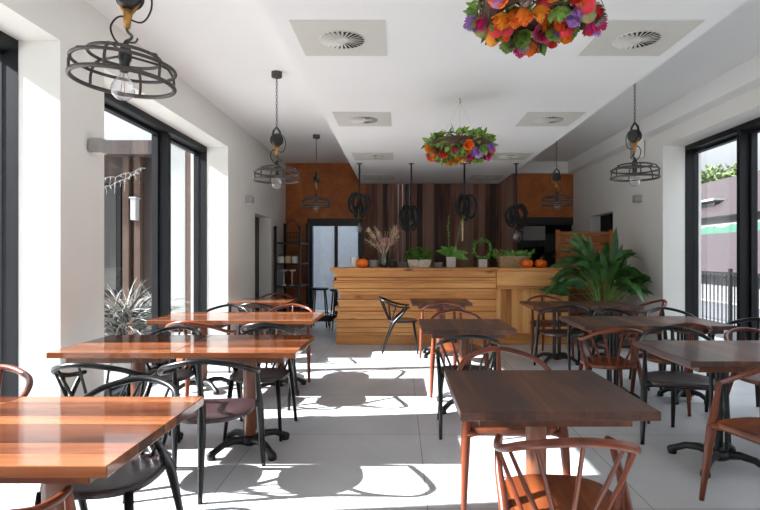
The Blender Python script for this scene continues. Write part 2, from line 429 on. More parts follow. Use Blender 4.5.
TB = [
 (protoW, -1.235, 1.96, 0, 'glossy orange-brown square wooden table nearest the camera at lower left'),
 (protoW, -2.015, 1.96, 0, 'orange-brown square wooden table cut off by the left edge of the photo'),
 (protoD, .625, 2.505, 0, 'dark brown square wooden table standing alone in the right foreground'),
 (protoW, -1.045, 3.80, 0, 'reddish-brown square table in second row of left side, the aisle one of its joined pair'),
 (protoW, -1.826, 3.80, 0, 'reddish-brown square table against white pier between left windows'),
 (protoW, -1.21, 5.50, 0, 'orange-brown square table in third row of left side, the aisle one of its joined pair'),
 (protoW, -1.99, 5.50, 0, 'orange-brown square table against second left window, window half of its pair'),
 (protoW, -1.86, 7.47, 0, 'small-looking brown table farthest back along the left wall, near the black shelf'),
 (protoD, .57, 4.85, 0, 'brown square table in middle of the room, second in line toward the counter'),
 (protoD, .54, 7.38, 0, 'brown square table standing right in front of the pine counter'),
 (protoM, 2.06, 3.52, 0, 'dark square table with black column in right foreground, aisle half of its pair'),
 (protoM, 2.842, 3.52, 0, 'dark square table cut off by right edge of the photo, window half of its pair'),
 (protoM, 1.99, 5.10, 0, 'dark square table with black column in the middle row of the right side'),
 (protoN, 2.652, 5.10, 0, 'narrow dark table joined to right of the middle-row right-side table'),
 (protoM, 1.99, 6.92, 0, 'brown square table at end of counter in the back row of the right side'),
 (protoN, 2.652, 6.92, 0, 'narrow dark table joined to the back-row table in front of the big potted plant'),
]
used = set()
for P, x, y, rz, lab in TB:
    if P not in used: used.add(P); o = P; o.location = (x,y,0); o['label'] = lab; o['group'] = 'dining tables'
    else: dup(P, (x,y,0), rz, lab, 'dining tables')

# ------------------------------------------------------------------ chairs
def mir(P): return [(-x,y,z) for x,y,z in P]
def make_spindle_chair(wm, sm):
    t = thing('spindle_armchair', '', 'chair')
    half = [(-.210,.105,.634),(-.232,-.02,.642),(-.225,-.15,.678),(-.16,-.27,.732)]
    P = half + [(0,-.325,.762)] + mir(half)[::-1]
    rail = spline(P, 7); n = len(rail)
    rad = [.0130 + .0022*math.sin(PI*i/(n-1)) for i in range(n)]; rad[0] = rad[-1] = .012
    m = MB(); m.tube(rail, rad, 10); m.build('back_rail', wm, t, 'all')
    # seat
    o = []
    for k in range(36):
        a = 2*PI*k/36; c, s_ = math.cos(a), math.sin(a)
        o.append((.218*math.copysign(abs(c)**.75, c), .215*math.copysign(abs(s_)**.75, s_)))
    m = MB(); m.outline(o, [(.90,.418),(.985,.424),(1,.436),(.985,.448),(.93,.452),(.6,.446),(.25,.443)]); m.build('seat', sm, t, True)
    for k in range(7):
        f = .17 + .66*k/6
        top = rail[int(round(f*(n-1)))]
        u = -1 + 2*k/6
        bx, by = .155*u, -.185 + .045*u*u
        m = MB(); m.tube([(bx,by,.44),((bx+top.x)/2,(by+top.y)/2-.005,(.44+top.z)/2),tuple(top)], [.0095,.0088,.0065], 7); m.build('spindle', wm, t, True)
    for s_ in (-1, 1):
        m = MB(); m.tube(spline([(s_*.222,-.275,0),(s_*.217,-.20,.22),(s_*.214,-.115,.42),(s_*.222,-.005,.54),(s_*.215,.075,.634)], 4),
                         [.0125,.0133,.014,.015,.016,.0175,.019,.0205,.021,.02,.0185,.017,.016,.015,.014,.013,.012], 9); m.build('leg', wm, t, 'all')
        m = MB(); m.tube([(s_*.205,.215,0),(s_*.188,.188,.22),(s_*.168,.158,.43)], [.0115,.015,.0185], 9); m.build('leg', wm, t, 'all')
    return t
def make_round_chair(wm, sm):
    t = thing('three_legged_armchair', '', 'chair')
    half = [(-.246,.135,.645),(-.268,.03,.654),(-.266,-.09,.678),(-.19,-.245,.738)]
    P = half + [(0,-.315,.778)] + mir(half)[::-1]
    rail = spline(P, 7); n = len(rail)
    rad = [.0128 + .0028*math.sin(PI*i/(n-1)) for i in range(n)]; rad[0] = rad[-1] = .012
    m = MB(); m.tube(rail, rad, 10); m.build('back_rail', wm, t, 'all')
    o = []
    for k in range(24):
        a = PI + PI*k/23; o.append((.245*math.cos(a), .25*math.sin(a)))
    o += [(.245,.10),(.225,.17),(.17,.195),(0,.20),(-.17,.195),(-.225,.17),(-.245,.10)]
    m = MB(); m.outline(o, [(.90,.412),(.985,.42),(1,.434),(.985,.446),(.93,.45),(.6,.44),(.25,.436)]); m.build('seat', sm, t, True)
    m = MB(); m.tube(spline([(0,-.285,0),(0,-.262,.22),(0,-.246,.42),(0,-.275,.6),(0,-.315,.778)], 4), [.013,.014,.0155,.017,.0185,.020,.0215,.023,.0235,.022,.020,.0185,.0175,.016,.015,.014,.0135], 9); m.build('leg', wm, t, 'all')
    for s_ in (-1, 1):
        m = MB(); m.tube(spline([(s_*.274,.222,0),(s_*.265,.197,.2),(s_*.256,.172,.40),(s_*.250,.150,.53),(s_*.247,.128,.648)], 4),
                         [.0135,.015,.0165,.018,.0195,.0215,.0235,.025,.026,.024,.0215,.0195,.018,.016,.0145,.013,.012], 9)
        m.tube([(s_*.254,.17,.415),(s_*.2,.165,.418),(s_*.14,.155,.42)], [.026,.016,.012], 8)
        m.build('leg', wm, t, 'all')
    m = MB(); m.tube([(-.2,.165,.416),(0,.172,.416),(.2,.165,.416)], .013, 8); m.build('seat_rail', wm, t, True)
    return t
PB = make_spindle_chair(M['blackw'], M['blackseat']); PW = make_spindle_chair(M['chair'], M['seatw'])
QB = make_round_chair(M['blackw'], M['blackseat']); QW = make_round_chair(M['chair'], M['seatw'])
CH = [
 (QW,-1.24,1.50,0,'brown three-legged armchair at near side of lower-left foreground table'),
 (PB,-1.22,2.27,180,'black spindle armchair tucked in at far side of the lower-left foreground table'),
 (QW,-2.04,2.47,180,'brown round-rail armchair at the far left edge, behind the foreground table'),
 (PB,-1.72,3.24,0,'black spindle armchair with its back to camera at the table beside the white pier'),
 (PB,-1.80,4.14,180,'black spindle armchair at far side of second-row table nearest the left window'),
 (QB,-1.12,3.24,7,'black three-legged armchair with dark reddish seat, back to camera in the left aisle'),
 (PB,-1.07,4.17,180,'black spindle armchair tucked in at far side of second-row aisle table on the left'),
 (QW,-1.80,4.97,-8,'orange-brown round-rail armchair at near side of third-row table by the left window'),
 (PB,-1.19,5.02,0,'black spindle armchair at near side of third-row aisle table on the left'),
 (QB,-1.96,5.98,180,'black round-rail armchair behind the third-row table at left window'),
 (QW,-1.24,6.02,180,'reddish-brown round-rail armchair at far side of third-row aisle table on the left'),
 (PB,-1.80,6.98,0,'black spindle armchair at near side of last table along left wall'),
 (QW,-1.86,7.97,180,'brown round-rail armchair behind the last table along left wall, before the shelf'),
 (PW,.592,2.03,-3,'brown spindle-back armchair closest to camera at front of the dark foreground table'),
 (QW,.60,3.02,180,'brown three-legged armchair at far side of the dark foreground table'),
 (PB,.52,4.27,0,'black spindle armchair with its back to camera at the middle table'),
 (QW,.57,5.40,180,'brown three-legged armchair with sunlit orange seat at far side of the middle table'),
 (QW,.54,6.96,0,'brown three-legged armchair at near side of the table in front of the counter'),
 (PB,.03,7.70,-90,'black spindle armchair seen sideways at left of the table before the counter'),
 (QB,2.06,4.02,162,'black round-rail armchair at far side of the right foreground aisle table'),
 (QW,1.95,2.80,106,'brown round-rail armchair turned sideways at right edge in front of the foreground pair'),
 (PW,1.77,4.64,0,'brown spindle armchair with its back to camera at the middle-row right table'),
 (QW,2.43,4.86,0,'brown round-rail armchair at near side of the narrow middle-row table on the right'),
 (QB,2.99,4.66,135,'black round-rail armchair turned toward the left beside the right window'),
 (PW,2.74,4.03,180,'brown spindle armchair behind the foreground table cut off by the right edge'),
 (QB,1.93,6.48,0,'black three-legged armchair at near side of the back-row table by counter end'),
 (QW,2.02,7.43,180,'brown three-legged armchair between counter end and back-row right table'),
 (PB,2.28,5.66,180,'black spindle armchair at far side of the middle-row right table'),
 (QB,2.86,5.62,180,'black round-rail armchair at far side of the narrow middle-row table on the right'),
 (QW,3.05,6.95,90,'brown round-rail armchair at right end of the back-row pair, near the plant and right wall'),
]
used = set()
for P, x, y, d, lab in CH:
    g = 'dining armchairs'
    if P not in used:
        used.add(P); P.location = (x,y,0); P.rotation_euler = (0,0,math.radians(d)); P['label'] = lab; P['group'] = g
    else: dup(P, (x,y,0), math.radians(d), lab, g)

# ------------------------------------------------------------------ counter
CY, CT = 8.28, 1.163
ct = thing('bar_counter', 'long golden pine bar counter of stacked planks with jagged left end', 'counter', (0,CY,0))
rr = random.Random(11)
hs = [.15,.04,.075,.10,.03,.085,.04,.07,.085,.03,.075,.05,.045,.10,.03,.05,.10]; tot = sum(hs); z = 0.0
for i, h in enumerate(hs):
    h = h*(CT-.045)/tot
    prot = (.03 if h < .06 else rr.uniform(-.02,.012)) if i else .0
    xl = -.96 + rr.uniform(-.07,.05)
    m = MB(); m.box(xl, 1.46, -prot, .58, z+.002, z+h-.002)
    m.build('plank', M['pine'], ct, bevel=.004); z += h
m = MB(); m.box(-1.06, 1.48, -.06, .62, CT-.045, CT); m.build('worktop', M['pine'], ct, bevel=.004)
m = MB(); m.box(1.48, 2.62, -.06, .62, CT-.045, CT); m.build('worktop', M['pine'], ct, bevel=.004)
m = MB(); m.box(1.465, 2.60, -.035, .0, .885, CT-.047); m.build('plank', M['pine'], ct, bevel=.004)
m = MB(); m.box(1.465, 2.60, -.06, 0, .845, .883); m.build('plank', M['pine'], ct, bevel=.004)
m = MB(); m.box(1.465, 2.57, .02, .58, .17, .845); m.box(2.45,2.57,.0,.02,.17,.845); m.build('vertical_boards', M['pinev'], ct)
m = MB(); m.box(1.465, 2.58, .0, .58, .002, .168); m.build('plank', M['pine'], ct, bevel=.004)
m = MB(); m.box(1.465, 2.60, .0, .58, .885, CT-.047); m.build('top_cabinet', M['pine'], ct)
# wooden screen
sc_ = thing('wooden_screen', 'orange-brown slatted wooden screen standing behind the big potted plant', 'screen', (3.06,9.05,0))
m = MB(); z = .02
while z < 1.74:
    h = .14; m.box(-.42, .42, -.015, .012, z, min(z+h-.008, 1.75)); z += h
m.build('slat_panel', M['screen'], sc_, bevel=.003)
for s_ in (-1, 1):
    m = MB(); m.box(s_*.44-.03, s_*.44+.03, -.03, .03, 0, 1.78); m.build('post', M['screen'], sc_, bevel=.004)

# ------------------------------------------------------------------ cage pendants
def ring_pts(r, z, n=48): return [(r*math.cos(2*PI*k/n), r*math.sin(2*PI*k/n), z) for k in range(n)]
def make_cage(top):      # origin at the bottom ring centre; `top` = ceiling height above it
    t = thing('cage_pendant_lamp', '', 'lamp')
    m = MB(); Rr = .228
    m.tube(ring_pts(Rr,0), .011, 8, True); m.tube(ring_pts(Rr,.078), .0085, 8, True); m.tube(ring_pts(.160,.125), .0085, 8, True)
    for k in range(6):
        a = 2*PI*k/6 + .35; c, s_ = math.cos(a), math.sin(a)
        m.tube([(c*r, s_*r, z) for r, z in ((Rr,0),(Rr+.002,.05),(Rr-.004,.082),(.198,.115),(.160,.125))], .007, 7)
        if k % 2 == 0: m.tube([(c*r, s_*r, z) for r, z in ((.160,.125),(.09,.128),(.02,.13))], .006, 7)
    m.build('cage', M['lamp'], t, 'all')
    m = MB(); m.lathe([(.008,.20),(.03,.15),(.03,.11),(.024,.10),(.022,.055),(.018,.05)], n=16); m.build('socket', M['black'], t, True)
    m = MB(); m.lathe([(.016,.052),(.018,.03),(.034,.012),(.050,-.016),(.054,-.036),(.048,-.062),(.028,-.082),(.001,-.088)], n=22); m.build('bulb', M['bulb'], t, 'all')
    m = MB(); m.tube([(.0,0,.05),(.006,.0,.0),(.008,0,-.045),(-.008,0,-.045),(-.006,0,.0),(0,0,.048)], .0016, 5); m.build('filament', M['brass'], t)
    hook = [(0,0,.19),(.0,0,.20),(.018,0,.212),(.024,0,.228),(.008,0,.242),(0,0,.255),(0,0,.268)]
    m = MB(); m.tube(spline(hook,4), .007, 7); m.tube(spline([(.01,0,.195),(.04,0,.20),(.05,0,.222)],4), .005, 6); m.build('hook', M['lamp'], t, 'all')
    m = MB(); m.tube([(0,0,.262),(0,0,.30),(0,0,.35)], [.014,.018,.024], 8); m.tube([(-.045,0,.40),(-.024,0,.352),(0,0,.315),(.024,0,.352),(.045,0,.40)], .010, 7); m.build('brass_yoke', M['brass'], t, 'all')
    m = MB(); RM = Matrix.Rotation(PI/2,4,'X')
    m.lathe([(.02,-.042),(.058,-.036),(.066,-.02),(.048,0),(.066,.02),(.058,.036),(.02,.042)], (0,0,.42), 24, RM)
    m.tube([(-.045,0,.45),(-.035,0,.51),(0,0,.555),(.035,0,.51),(.045,0,.45)], .012, 7); m.build('pulley_block', M['black'], t, True)
    m = MB(); m.tube(spline([(.03,.0,.50),(.09,0,.45),(.10,0,.37),(.06,0,.30),(-.03,0,.315),(-.07,0,.26),(-.05,0,.2),(-.01,0,.17)],5), .0045, 6); m.build('cord', M['rope'], t, 'all')
    m = MB(); z = .545; k = 0
    while z < top-.04:
        P = []
        for a in range(10):
            q = 2*PI*a/10; u, w = .009*math.cos(q), .021*math.sin(q)
            P.append((u if k%2 else 0, 0 if k%2 else u, z+.02+w))
        m.tube(P, .0032, 5, True); z += .034; k += 1
    m.build('chain', M['lamp'], t, 'all')
    m = MB(); m.lathe([(.052,top-.055),(.055,top-.05),(.055,top),(.02,top)], n=20); m.build('canopy', M['lamp'], t, True)
    return t
LZ = 2.13
cage = make_cage(ZC-LZ)
for i, (x, y, lab) in enumerate([
  (-1.33,2.62,'large black cage pendant lamp nearest the camera at upper left'),
  (-1.28,5.66,'black cage pendant lamp hanging over the left tables, second of the left row'),
  (-1.32,8.6,'small-looking cage pendant lamp in front of the rust wall at left'),
  (2.36,5.48,'black cage pendant lamp hanging beside the right window'),
  (2.40,8.35,'cage pendant lamp in front of the rust wall at right of the bar')]):
    if i == 0: cage.location = (x,y,LZ+.05); cage.rotation_euler = (.0,.06,.3); cage['label'] = lab; cage['group'] = 'cage pendant lamps'
    else: dup(cage, (x,y,LZ), i*.7, lab, 'cage pendant lamps')

# ------------------------------------------------------------------ knotted cord pendants
BY = 8.72
def knot(x, kz, lab, seed, bulb, bz, nl=8, wid=.19):
    rr = random.Random(seed)
    t = thing('knotted_cord_pendant', lab, 'lamp', (x,BY,0), 0, 'knotted cord pendant lamps over the bar')
    m = MB(); m.lathe([(.03,ZS-.012),(.045,ZS-.008),(.045,ZS)], n=16); m.build('canopy', M['black'], t, True)
    m = MB(); m.tube([(0,0,ZS-.005),(0,0,kz+.12)], .014, 8); m.build('cord', M['rope'], t, True)
    m = MB()
    for k in range(nl):
        w = wid*rr.uniform(.4,.95); h = rr.uniform(.20,.34); sx, sy = 1, rr.uniform(-.4,.4)
        s1 = (-1,1)[k % 2]; o = Vector((rr.uniform(-.02,.02), rr.uniform(-.03,.03), kz+rr.uniform(.06,.12)))
        P = [o, o+Vector((s1*w*.6*sx, w*.5*sy, .03)), o+Vector((s1*w*sx, w*sy, -h*.35)), o+Vector((s1*w*.8*sx, w*sy, -h*.85)), o+Vector((s1*w*.35*sx, w*.3*sy, -h)), o+Vector((s1*.02,0,-h*.45))]
        m.tube(spline(P,5,True), .019, 8, True)
    m.ball((0,0,kz+.10), .04, 10, 7, (1,1,1.2))
    m.build('cord_knot', M['rope'], t, 'all')
    if bulb == 'globe':
        m = MB(); m.tube([(0,0,kz-.02),(0.0,0,bz+.13)], .006, 6); m.lathe([(.008,bz+.17),(.02,bz+.15),(.02,bz+.10)], n=12); m.build('socket', M['black'], t, True)
        r = .055 if bz > 1.72 else .095
        m = MB(); m.lathe([(.018,bz+.105)]+[(r*math.sin(PI*q/10), bz+r*math.cos(PI*q/10)) for q in range(2,11)], n=20); m.build('bulb', M['bulb'], t, 'all')
        m = MB(); m.tube([(0,0,bz+.1),(.012,0,bz+.04),(.015,0,bz-.02),(-.015,0,bz-.02),(-.012,0,bz+.04),(0,0,bz+.1)], .002, 5); m.build('filament', M['brass'], t)
    elif bulb == 'tube':
        m = MB(); m.tube([(-.03,0,kz),(-.03,0,bz+.17)], .004, 6); m.lathe([(.018,.12),(.018,.17)], (-.03,0,bz), 10); m.build('socket', M['brass'], t, True)
        m = MB(); m.lathe([(.001,-.18),(.012,-.17),(.014,0),(.014,.12)], (-.03,0,bz), 12); m.build('bulb', M['pampas'], t, True)
    return t
knot(-.65, 2.20, 'black cord pendant with looped knot, leftmost over the bar, small bulb below', 1, 'globe', 1.775)
knot(.18, 2.00, 'black cord pendant with hanging knot over the leafy birch planter', 2, 'globe', 1.875, 8)
knot(1.03, 2.18, 'black cord pendant with knot and slim pale tube bulb over the orchid', 5, 'tube', 1.76)
knot(1.86, 2.02, 'black cord pendant with knot and large clear globe bulb, rightmost over the bar', 4, 'globe', 1.655, 8)

# ------------------------------------------------------------------ ceiling vents
def make_vent():
    t = thing('ceiling_vent', '', 'vent')
    m = MB(); m.box(-.3,.3,-.3,.3,-.006,0); m.build('plate', M['vent'], t)
    m = MB(); m.lathe([(.001,-.0085),(.152,-.0085),(.152,-.006),(.001,-.006)][::-1], n=40); m.build('opening', M['dark'], t)  # solid dark disc stands in for the shade behind the vanes
    m = MB(); n = 26
    for k in range(n):
        a = 2*PI*k/n; RM = Matrix.Rotation(a,4,'Z') @ Matrix.Translation((.098,0,-.012)) @ Matrix.Rotation(.55,4,'X')
        m.box(-.055,.055,-.0085,.0085,-.0015,.0015, RM)
    m.lathe([(.001,-.014),(.04,-.014),(.046,-.01),(.046,-.007)][::-1], n=24); m.tube(ring_pts(.154,-.009,40), .004, 6, True)
    m.build('swirl_vanes', M['vent'], t)
    return t
vent = make_vent(); first = True
wd = ['first', 'second', 'third', 'fourth']
for si, (x, side) in enumerate(((-.395,'left'),(1.61,'right'))):
    for i in range(4):
        y = 3.715 + 2.18*i
        lab = f'square swirl ceiling vent, {wd[i]} from the camera in the {side} row of the dropped ceiling'
        if first: first = False; vent.location = (x,y,ZS); vent['label'] = lab; vent['group'] = 'swirl ceiling vents'
        else: dup(vent, (x,y,ZS), 0, lab, 'swirl ceiling vents')

# ------------------------------------------------------------------ flower wreaths
def rose_mesh(mat, seed, open_=1.0):
    rr = random.Random(seed); m = MB()
    layers = [(.25,.10,4),(.45,.35,5),(.66,.65,6),(.86,1.0,7),(1.0,1.35,7)]
    for rad, tilt, n in layers:
        for k in range(n):
            a = 2*PI*k/n + rr.uniform(-.3,.3); tl = tilt*open_*rr.uniform(.85,1.15)
            W = PI*rad/n*1.35; vs = []; fs = []
            for i in range(5):
                v = i/4; 
                for j in range(5):
                    u = j/4-.5
                    wv = math.sin(PI*(.18+.70*v))*W*2
                    out = rad*(.25+.75*v**.7)*(.45+.4*tl) ; hz = (.15+1.0*v)*(1.15-.55*tl) - .25*max(0,v-.7)*tl*3
                    ang = a + u*wv/max(.2,rad)
                    ruf = .03*math.sin(j*1.2+k+seed)*v
                    vs.append((out*math.cos(ang), out*math.sin(ang), hz+ruf-.25))
            for i in range(4):
                for j in range(4): fs.append((i*5+j, i*5+j+1, (i+1)*5+j+1, (i+1)*5+j))
            m.add(vs, fs)
    me = bpy.data.meshes.new('flower'); me.from_pydata(m.v, [], m.f); me.materials.append(mat)
    for p in me.polygons: p.use_smooth = True
    return me
def cone_mesh():
    m = MB()
    for i in range(7):
        z = -.6+.22*i; r = .75*math.cos(i*.22-.45)
        for k in range(9):
            a = 2*PI*k/9 + i*.35; c, s_ = math.cos(a), math.sin(a)
            m.add([(c*r*.4-s_*.15,s_*r*.4+c*.15,z),(c*r*.4+s_*.15,s_*r*.4-c*.15,z),(c*r+s_*.13,s_*r-c*.13,z+.25),(c*r*1.08,s_*r*1.08,z+.33),(c*r-s_*.13,s_*r+c*.13,z+.25)], [(0,1,2,3,4)])
    m.ball((0,0,0), .5, 8, 6)
    me = bpy.data.meshes.new('pine_cone'); me.from_pydata(m.v, [], m.f); me.materials.append(M['cone']); return me
def pod_mesh(mat, name, ribs=8):
    m = MB(); n = 24; vs = []; fs = []
    for i in range(9):
        a = -PI/2+PI*i/8
        for k in range(n):
            b = 2*PI*k/n; r = math.cos(a)*(1+.12*math.cos(ribs*b)) if ribs else math.cos(a)
            vs.append((.8*r*math.cos(b), .8*r*math.sin(b), math.sin(a)))
    for i in range(8):
        for k in range(n): fs.append((i*n+k, i*n+(k+1)%n, (i+1)*n+(k+1)%n, (i+1)*n+k))
    m.add(vs, fs)
    me = bpy.data.meshes.new(name); me.from_pydata(m.v, [], m.f); me.materials.append(mat)
    for p in me.polygons: p.use_smooth = True
    return me
FM = {k: [rose_mesh(FL[k], s, o_) for s, o_ in ((1,.42),(5,.62))] for k in FL}
BALL = {k: pod_mesh(FL[k], 'bud', 0) for k in ('red','lilac','magenta','gold')}
CONE = cone_mesh(); POD = pod_mesh(M['pod'], 'seed_pod'); 
def wreath(loc, lab, seed, pal, nflow, leaves, tilt):
    rr = random.Random(seed)
    t = thing('flower_wreath', lab, 'wreath', loc, 0, 'hanging flower wreaths')
    t.rotation_euler = (tilt[0], tilt[1], 0)
    RR, rt = .225, .085
    def P(a, b, r=rt): return Vector(((RR+r*math.cos(b))*math.cos(a), (RR+r*math.cos(b))*math.sin(a), r*math.sin(b)*1.05))
    def N(a, b): return Vector((math.cos(b)*math.cos(a), math.cos(b)*math.sin(a), math.sin(b)))
    m = MB()
    for k in range(34):
        a = rr.uniform(0,2*PI); b = rr.uniform(0,2*PI); pts = []
        for q in range(9): pts.append(P(a+q*.16, b+q*.45, rt*rr.uniform(.75,1.05)))
        m.tube(pts, .0045, 5)
    m.tube(ring_pts(RR,0,36), .05, 8, True)
    m.build('twig_ring', M['twig'], t)
    m = MB()
    for k in range(leaves):
        a = rr.uniform(0,2*PI); b = rr.uniform(-PI*.95,PI*.6); p = P(a,b,rt*.8); d = N(a,b) + Vector((rr.uniform(-.9,.9),rr.uniform(-.9,.9),rr.uniform(-.9,.9)))
        m.leaf(p, d, (rr.uniform(-1,1),rr.uniform(-1,1),1), rr.uniform(.05,.095), rr.uniform(.014,.026), .4, .2, 4)
    m.build('foliage', M['wleaf'], t)
    for k in range(nflow):
        a = 2*PI*(k*.618034) + rr.uniform(-.1,.1); b = -PI/2 + rr.uniform(-1.25,1.25)
        kind = rr.choices(('rose','bud','cone','pod'), (.66,.16,.10,.08))[0]
        s_ = rr.uniform(.05,.078)
        if kind == 'rose': col = rr.choice(pal); me = rr.choice(FM[col]); nm = 'flower'
        elif kind == 'bud': me = BALL[rr.choice(('red','red','lilac','gold'))]; nm = 'bud'; s_ *= .75
        elif kind == 'cone': me = CONE; nm = 'pine_cone'; s_ *= .8
        else: me = POD; nm = 'seed_pod'; s_ *= .85
        o = bpy.data.objects.new(nm, me); COL.objects.link(o); o.parent = t
        d = N(a,b); o.location = P(a,b,rt*.95)
        o.rotation_euler = (d.to_track_quat('Z','Y') @ Quaternion((0,0,1), rr.uniform(0,6))).to_euler(); o.scale = (s_,)*3
    m = MB(); H = ZS-loc[2]
    for k in range(3):
        a = 2*PI*k/3+.4; m.tube([(RR*math.cos(a),RR*math.sin(a),.05),(0,0,H-.045)], .0005, 4)
    m.tube(spline([(0,0,H),(0,0,H-.02),(.012,0,H-.035),(0,0,H-.048),(-.008,0,H-.04)],3), .003, 5)
    m.build('hanging_wire', M['lamp'], t)
    # the wire hangs plumb: keep the tilt tiny
    return t
wreath((.692,2.74,2.59), 'large flower wreath hanging nearest the camera at the top of the photo', 21, ['orange','orange','orange','magenta','magenta','red','gold','green','lilac'], 64, 130, (.0,0))
wreath((.56,5.1,2.375), 'flower wreath with more green hanging farther back toward the bar', 33, ['orange','red','magenta','green','gold','lilac'], 46, 330, (.0,0))

# ------------------------------------------------------------------ wall boxes
def sconce(x, y, z, face, lab):
    t = thing('wall_sconce', lab, 'lamp', (x,y,z), 0, 'box wall sconces')
    m = MB(); s_ = face
    xs = sorted((0, s_*.115)); m.box(xs[0], xs[1], -.055,.055,-.055,.055); m.build('housing', M['grey'], t, bevel=.02)
    xs = sorted((s_*.02, s_*.10))
    for z0 in (.055, -.0575): m = MB(); m.box(xs[0], xs[1], -.04,.04,z0,z0+.0025); m.build('lens', M['white'], t)
sconce(XL, 4.14, 2.18, 1, 'grey box wall sconce on the white pier between left windows')
sconce(XL, 8.32, 2.20, 1, 'small grey wall sconce on left wall beside the dark doorway')
sconce(XR, 8.05, 2.19, -1, 'grey wall sconce on right wall above the potted plant')
t = thing('wall_speaker', 'pale box loudspeaker mounted high on right wall behind the cage lamp', 'speaker', (XR,7.98,2.93))
m = MB(); m.box(-.15,-.02,-.09,.09,-.15,.15); m.build('cabinet', M['white'], t, bevel=.012)
m = MB(); m.box(-.156,-.15,-.078,.078,-.135,.135); m.build('grille', M['grey'], t)
m = MB(); m.box(-.02,0,-.03,.03,-.04,.04); m.build('bracket', M['grey'], t)

# ------------------------------------------------------------------ items on the counter
IY = 8.56
def on(px, y=IY): return (px-400)*y/545
def pumpkin(x, y, r, lab, squash=.8):
    t = thing('pumpkin', lab, 'pumpkin', (x,y,CT), 0, 'small orange pumpkins on the bar')
    m = MB(); n = 32; prof = 10; vs = []; fs = []
    for i in range(prof+1):
        a = -PI/2+PI*i/prof
        for k in range(n):
            b = 2*PI*k/n; rr_ = r*math.cos(a)**.8*(1+.06*math.cos(8*b)) if abs(math.cos(a)) > 1e-6 else .001
            vs.append((rr_*math.cos(b), rr_*math.sin(b), r*squash*(1+math.sin(a)) - .018*max(0, math.sin(a)-.85)))
    for i in range(prof):
        for k in range(n): fs.append((i*n+k, i*n+(k+1)%n, (i+1)*n+(k+1)%n, (i+1)*n+k))
    m.add(vs, fs); m.build('flesh', M['orange'], t, 'all')
    m = MB(); h = r*squash*2; m.tube([(0,0,h-.02),(.004,0,h+.01),(.018,0,h+.035)], [.014,.009,.010], 7); m.build('stem', M['stemg'], t, True)
pumpkin(on(363), IY-.12, .088, 'round orange pumpkin at left end of the bar between two white cups')
pumpkin(on(525.5), IY-.12, .092, 'orange pumpkin on the bar in front of the wicker basket', .72)
pumpkin(on(539), IY-.1, .092, 'rightmost orange pumpkin on the bar, beside the big plant leaves', .72)
def cup(x, y, r, h, mat, lab, nm='candle_cup'):
    m = MB(); m.lathe([(r*.8,0),(r*.9,.01),(r,h),(r*.9,h),(r*.8,.02),(.001,.02)], n=20); o = m.build(nm, mat, None, True, loc=(x,y,CT)); tag(o, lab, 'cup')
cup(on(354.5), IY, .068, .165, M['white'], 'tall white cup left of the first orange pumpkin on the bar')
cup(on(373.5), IY, .075, .12, M['grey'], 'low pale grey cup right of the first orange pumpkin on the bar')
# pampas in glass vase
t = thing('dried_grass_vase', 'glass vase of beige pampas plumes and pink dried flowers on the bar', 'vase', (on(384),IY,CT))
m = MB(); m.lathe([(.05,.0),(.062,.02),(.065,.12),(.045,.18),(.058,.22),(.052,.22),(.04,.18),(.058,.12),(.055,.02),(.001,.015)], n=20); m.build('glass_vase', glass_pane('vase_glass', (.72,.78,.74,1), 2), t, 'all')
rr = random.Random(5); ms = MB()
for k in range(20):
    a = rr.uniform(0,2*PI); sp = rr.uniform(.05,.34); h = rr.uniform(.40,.62)*(1-.35*sp)
    P = spline([(.02*math.cos(a),.02*math.sin(a),.03),(.03*math.cos(a),.03*math.sin(a),.2),(sp*.55*math.cos(a),sp*.4*math.sin(a),.2+(h-.2)*.6),(sp*math.cos(a),sp*.6*math.sin(a),h)],4)
    ms.tube(P, .003, 4)
    if k < 14:
        d = (P[-1]-P[-4]).normalized(); p = P[-4]; mp = MB()
        for q in range(46):
            w = Vector((rr.uniform(-1,1),rr.uniform(-1,1),rr.uniform(-.4,1))).normalized()
            mp.leaf(p + d*(.20*q/46), d*.75 + w*.6, (0,0,1), rr.uniform(.06,.13)*(1-.45*q/46), .007, .9, .1, 3)
        mp.build('plume', M['pampas'], t)
    else:
        mk = MB()
        for q in range(24):
            w = Vector((rr.uniform(-1,1),rr.uniform(-1,1),rr.uniform(-.3,1))).normalized(); mk.leaf(P[-4]*.9 + w*.02*rr.random(), w+Vector((0,0,.6)), (0,1,0), .05, .011, .2, .2, 3)
        mk.build('dried_flower', M['pinkg'], t)
ms.build('stem', M['pampas'], t)
def box_item(name, px, w, d, h, mat, lab, cat, tilt=0, y=IY):
    m = MB(); m.box(-w/2,w/2,-d/2,d/2,0,h); o = m.build(name, mat, None, bevel=.005, loc=(on(px,y),y,CT)); o.rotation_euler = (0,0,tilt); tag(o, lab, cat)
box_item('card_reader', 392.5, .11, .09, .12, M['black'], 'small black box on the bar behind the pampas vase', 'device', .2, 8.66)
box_item('slate_sign', 402.5, .14, .05, .085, M['slate'], 'low grey slate block left of the birch planter on the bar', 'sign', .15)
box_item('slate_sign', 438.5, .13, .05, .085, M['slate'], 'low grey slate block right of the birch planter on the bar', 'sign', -.15)
